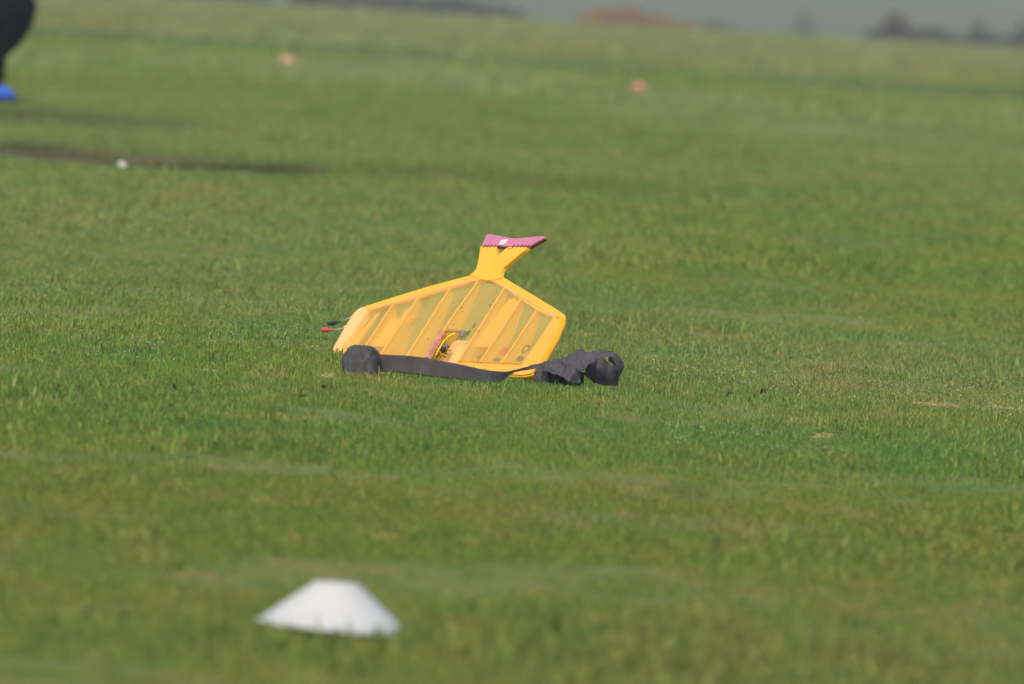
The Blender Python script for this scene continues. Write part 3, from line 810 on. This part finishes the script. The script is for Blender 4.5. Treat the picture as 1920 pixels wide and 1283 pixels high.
# ------------------------------------------------------------------ hedges and bushes past the crest
def leaf_mat(name, c1, c2):
    mt, nt, b = new_mat(name)
    N, L = nt.nodes, nt.links
    geo = N.new('ShaderNodeNewGeometry')
    nz = N.new('ShaderNodeTexNoise'); nz.inputs['Scale'].default_value = 1.6; nz.inputs['Detail'].default_value = 4; L.new(geo.outputs['Position'], nz.inputs[0])
    ad = N.new('ShaderNodeMath'); ad.operation = 'MULTIPLY_ADD'; ad.inputs[1].default_value = .4; L.new(geo.outputs['Random Per Island'], ad.inputs[0]); L.new(nz.outputs['Fac'], ad.inputs[2])
    cr = N.new('ShaderNodeValToRGB'); cr.color_ramp.elements[0].position = .45; cr.color_ramp.elements[1].position = .95
    cr.color_ramp.elements[0].color = c1 + (1,); cr.color_ramp.elements[1].color = c2 + (1,)
    L.new(ad.outputs[0], cr.inputs[0]); L.new(cr.outputs[0], b.inputs['Base Color']); set_in(b, rough=.8, spec=.1)
    return mt
M_HEDGE = leaf_mat('bare_hedge_twigs', (.018, .010, .018), (.045, .026, .034))
M_RUST = leaf_mat('rust_leaves', (.20, .085, .030), (.36, .17, .06))
M_RED_T = leaf_mat('reddish_twigs', (.06, .028, .034), (.12, .06, .06))
M_STEM = simple('stem_bark', (.05, .038, .030), .9, .1)
def hedge(name, label, cat, x0px, x1px, tops, Y, mat, n, group=None, depth=1.6):
    """tops: (pixel x, pixel y of the outline's top)"""
    a, b = at_y(x0px, 50, Y), at_y(x1px, 50, Y)
    xs = [at_y(tx, ty, Y) for tx, ty in tops]
    tx_, tz_ = np.array([q.x for q in xs]), np.array([q.z for q in xs])
    root = empty(name, Matrix.Translation(((a.x + b.x) / 2, Y, gz((a.x + b.x) / 2, Y))))
    tag(root, label, cat, group)
    r = np.random.default_rng(int(x0px) + 707)
    x = r.uniform(a.x, b.x, n); y = Y + r.normal(0, depth / 3, n)
    g0 = ground_z(x, y)
    top = np.interp(x, tx_, tz_)
    top = top - .06 + 0.06 * np.sin(x * 3.1 + 1) * np.sin(x * 7.7) + .03 * np.sin(x * 17.0)
    edge = np.clip(np.minimum(x - a.x, b.x - x) / 0.5, 0, 1) ** .5
    z = g0 + (top - g0) * edge * (1 - r.random(n) ** 1.6) * np.exp(-((y - Y) / depth) ** 2 * 1.2)
    z = np.maximum(z, g0 + .05)
    L_ = r.uniform(.05, .13, n); w = r.uniform(.012, .045, n)
    d = r.normal(0, 1, (n, 3)); d[:, 2] = np.abs(d[:, 2]) + .6; d /= np.linalg.norm(d, axis=1)[:, None]
    sd_ = r.normal(0, 1, (n, 3)); sd_ -= (sd_ * d).sum(1)[:, None] * d; sd_ /= np.linalg.norm(sd_, axis=1)[:, None]
    c = np.stack([x, y, z], 1) - np.array(root.location)[None]
    Vv_ = np.stack([c - sd_ * w[:, None], c + sd_ * w[:, None], c + d * L_[:, None] + sd_ * w[:, None] * .6, c + d * L_[:, None] - sd_ * w[:, None] * .6], 1).reshape(-1, 3)
    me = np_mesh('foliage', Vv_, np.arange(4 * n), np.full(n, 4))
    tag(link('foliage', me, mat, root), kind='stuff')
    bm = bmesh.new()
    for k in range(int((b.x - a.x) * 2.2) + 3):
        xx = random.uniform(a.x + .2, b.x - .2); yy = Y + random.gauss(0, .3); g = gz(xx, yy) - .1
        tp = max(float(np.interp(xx, tx_, tz_)) - .25, g + .3)
        p0 = Vector((xx, yy, g)) - root.location; p1 = Vector((xx + random.uniform(-.3, .3), yy, tp)) - root.location
        q = Vector((.035, 0, 0)); h_ = Vector((0, .035, 0))
        vs_ = [bm.verts.new(p0 + q), bm.verts.new(p0 + h_), bm.verts.new(p0 - q), bm.verts.new(p0 - h_), bm.verts.new(p1)]
        for i in range(4): bm.faces.new((vs_[i], vs_[(i + 1) % 4], vs_[4]))
    tag(from_bm('stems', bm, M_STEM, root), kind='stuff')
HG = 'hedgerow along the far edge of the field'
hedge('hedge', 'dark bare hedge at the top edge, left of the rust bush', 'hedge', 520, 1005, [(520, -22), (640, -12), (760, -8), (860, -4), (920, 8), (1005, 24)], 402, M_HEDGE, 9000, HG)
hedge('bush', 'low rust orange bush on the skyline of the field', 'bush', 1065, 1345, [(1065, 28), (1100, 18), (1180, 14), (1230, 28), (1270, 40), (1345, 46)], 398, M_RUST, 5200, HG)
hedge('bush', 'small dark bush just right of the rust orange bush', 'bush', 1290, 1420, [(1290, 50), (1345, 42), (1420, 56)], 404, M_HEDGE, 1300, HG)
hedge('bush', 'faint reddish bush between the rust bush and the right hedge', 'bush', 1470, 1545, [(1470, 42), (1505, 18), (1545, 46)], 440, M_RED_T, 900, HG)
hedge('hedge', 'low dark hedge running to the right edge', 'hedge', 1600, 2080, [(1600, 60), (1650, 50), (1740, 52), (1800, 66), (1900, 66), (2080, 72)], 402, M_HEDGE, 8500, HG)
hedge('bush', 'rounded purple brown bush above the right hedge', 'bush', 1635, 1725, [(1635, 50), (1660, 26), (1700, 26), (1725, 50)], 407, M_RED_T, 2200, HG)
hedge('bush', 'narrow dark bush above the right end of the hedge', 'bush', 1800, 1870, [(1800, 66), (1832, 36), (1870, 66)], 407, M_HEDGE, 1100, HG)
hedge('bush', 'tall dark bush at the right edge behind the hedge', 'bush', 1880, 1990, [(1880, 66), (1915, 44), (1990, 44)], 407, M_HEDGE, 1500, HG)
hedge('hedge', 'dark hedge along the top left of the field', 'hedge', -200, 515, [(-200, -62), (515, -20)], 402, M_HEDGE, 6000, HG)

# ------------------------------------------------------------------ small things lying in the grass
M_LEAF = simple('dead_leaf', (.085, .07, .072), .8, .2, .4, 60)
M_ORANGE = simple('orange_leaf', (.42, .16, .05), .7, .2, .3, 60)
M_STRAW = simple('dry_straw', (.33, .28, .13), .7, .2, .3, 60)
M_STONE = simple('white_stone', (.74, .72, .72), .7, .3, .12, 30)
def leaf(label, px, py, wpx, hpx, mat, seed, lift=.014):
    p = at_ground_row(px, py + 12); s = FPX / p.y
    bm = bmesh.new(); n, mm = 8, 4; g = []
    for i in range(n + 1):
        t = i / n; wv = math.sin(math.pi * min(max(t, .03), .97)) ** .7
        row = []
        for j in range(mm + 1):
            q = (j / mm - .5) * 2
            row.append(bm.verts.new(((t - .5) * wpx / s, q * wv * .009, (abs(q) ** 1.5 * wv * .6 + .4 * math.sin(t * 5 + seed)) * hpx / s)))
        g.append(row)
    for i in range(n):
        for j in range(mm): bm.faces.new((g[i][j], g[i + 1][j], g[i + 1][j + 1], g[i][j + 1]))
    bmesh.ops.solidify(bm, geom=bm.faces[:], thickness=.0006)
    o = from_bm('dead_leaf', bm, mat, None, smooth=True)
    o.location = (p.x, p.y, gz(p.x, p.y) + lift); o.scale = (.75,) * 3; o.rotation_euler = (.2, .1, random.uniform(-.6, .6))
    tag(o, label, 'leaf', 'dead leaves scattered in the turf')
leaf('dark leaf far left, level with the near side of the streamer', 325, 742, 11, 12, M_LEAF, 1)
leaf('dark leaf in the turf below the left roll of the streamer', 605, 746, 13, 9, M_LEAF, 2)
leaf('thin dark leaf left of the one below the streamer roll', 564, 760, 17, 7, M_LEAF, 3)
leaf('dark leaf to the right of the crumpled streamer', 1365, 742, 10, 11, M_LEAF, 4)
leaf('curled dark leaf rightmost of those beyond the crumpled streamer', 1430, 739, 15, 13, M_LEAF, 5)
leaf('small orange leaf just below the crumpled streamer', 1098, 752, 12, 8, M_ORANGE, 6)
leaf('orange speck of leaf right of the small orange leaf', 1122, 756, 9, 8, M_ORANGE, 7)
leaf('blurred grey leaf in the near grass right of centre', 1230, 932, 18, 10, M_LEAF, 8)
leaf('blurred dark leaf low on the right in the near grass', 1341, 1009, 14, 12, M_LEAF, 9)
def straw(label, px, py, wpx, n, seed):
    p = at_ground_row(px, py + 12); s = FPX / p.y
    r = random.Random(seed); bm = bmesh.new()
    for k in range(n):
        c = Vector((r.gauss(0, wpx / s / 4), r.gauss(0, .06), r.uniform(.006, .014)))
        a = r.uniform(0, 6.28); l = r.uniform(.004, .013)
        d = Vector((math.cos(a), math.sin(a), r.uniform(-.3, .5))) * l; w = Vector((0, 0, .0009))
        bm.faces.new([bm.verts.new(c - d - w), bm.verts.new(c + d - w), bm.verts.new(c + d + w), bm.verts.new(c - d + w)])
    o = from_bm('straw_clump', bm, M_STRAW, None); o.location = (p.x, p.y, gz(p.x, p.y))
    tag(o, label, 'dry grass', 'clumps of dry clippings', kind='stuff')
straw('tan clump of dry clippings at right, level with the dead leaves', 1762, 757, 60, 60, 1)
straw('thin line of dry clippings close to the right edge', 1885, 762, 60, 26, 2)
straw('few dry clippings left below the rolled streamer end', 617, 708, 34, 24, 3)
straw('dry clippings in the turf left of the dark leaf', 390, 698, 50, 18, 4)
straw('pale clippings in the soft grass right of centre', 1545, 800, 60, 24, 5)
st = at_ground_row(230, 311)
o = blob('white_stone', (0, 0, 0), .018, .016, .014, M_STONE, None, 6, .5, 2)
o.location = (st.x, st.y, gz(st.x, st.y) + .032)
tag(o, 'small white stone beside the dark rut at upper left', 'stone')

# ------------------------------------------------------------------ scatter the turf last, so that it leaves room
CLEAR.append((roll_c.x, roll_c.y, .036))
build_grass()
def build_dew():
    n = 22000
    y = rng.uniform(23.5, 36, n); x = rng.uniform(-1, 1, n) * (.042 * y + .4)
    Wd = Waves(31, 30, .4, 3.0, 2.5)
    d = Wd(x, y) + 0.5 * W_h(x, y)
    k = (rng.random(n) < .65) & (d > .55) & (np.abs(y - 28.8) < 4.4)
    # a wet belt just behind the model
    k |= (np.abs(y - 29.6) < 1.0) & (rng.random(n) < .45)
    k &= ~((y < 27.8) & (x > -.4) & (x < .3))
    x, y = x[k], y[k]
    z = ground_z(x, y) + rng.uniform(.008, .016, len(x)) * np.clip(1 + .25 * W_h(x, y), .6, 1.6)
    bm = bmesh.new(); bmesh.ops.create_icosphere(bm, subdivisions=1, radius=1)
    me = bpy.data.meshes.new('drop'); bm.to_mesh(me); bm.free()
    for p_ in me.polygons: p_.use_smooth = True
    mt, nt, b = new_mat('dew'); b.inputs['Base Color'].default_value = (.62, .70, .60, 1); b.inputs['IOR'].default_value = 1.33  # pale opaque base colour stands in for the glint of the water drops
    set_in(b, rough=.05, spec=.6, trans=.0)
    me.materials.append(mt)
    scatter('dew_drops', [bpy.data.objects.new('drop', me)], np.stack([x, y, z], 1), rng.uniform(.0005, .00115, len(x)), rng.uniform(0, 6, len(x)), ('tiny bright dew drops on the turf around the model', 'dew'))
build_dew()

# ------------------------------------------------------------------ haze
bm = bmesh.new(); bmesh.ops.create_cube(bm, size=1)
hz = from_bm('haze', bm, None)
X_, Y0_, Y1_, Z0_, Z1_ = 950, -40, 1760, -6.5, 17.0
hz.scale = (2 * X_, Y1_ - Y0_, Z1_ - Z0_); hz.location = (0, (Y0_ + Y1_) / 2, (Z0_ + Z1_) / 2)
tag(hz, kind='stuff')
mt = bpy.data.materials.new('haze'); mt.use_nodes = True; nt = mt.node_tree; nt.nodes.clear()
out = nt.nodes.new('ShaderNodeOutputMaterial'); pv = nt.nodes.new('ShaderNodeVolumePrincipled')
pv.inputs['Color'].default_value = (.93, .95, .93, 1); pv.inputs['Density'].default_value = .0007; pv.inputs['Anisotropy'].default_value = .2
nt.links.new(pv.outputs[0], out.inputs['Volume'])
hz.data.materials.append(mt)
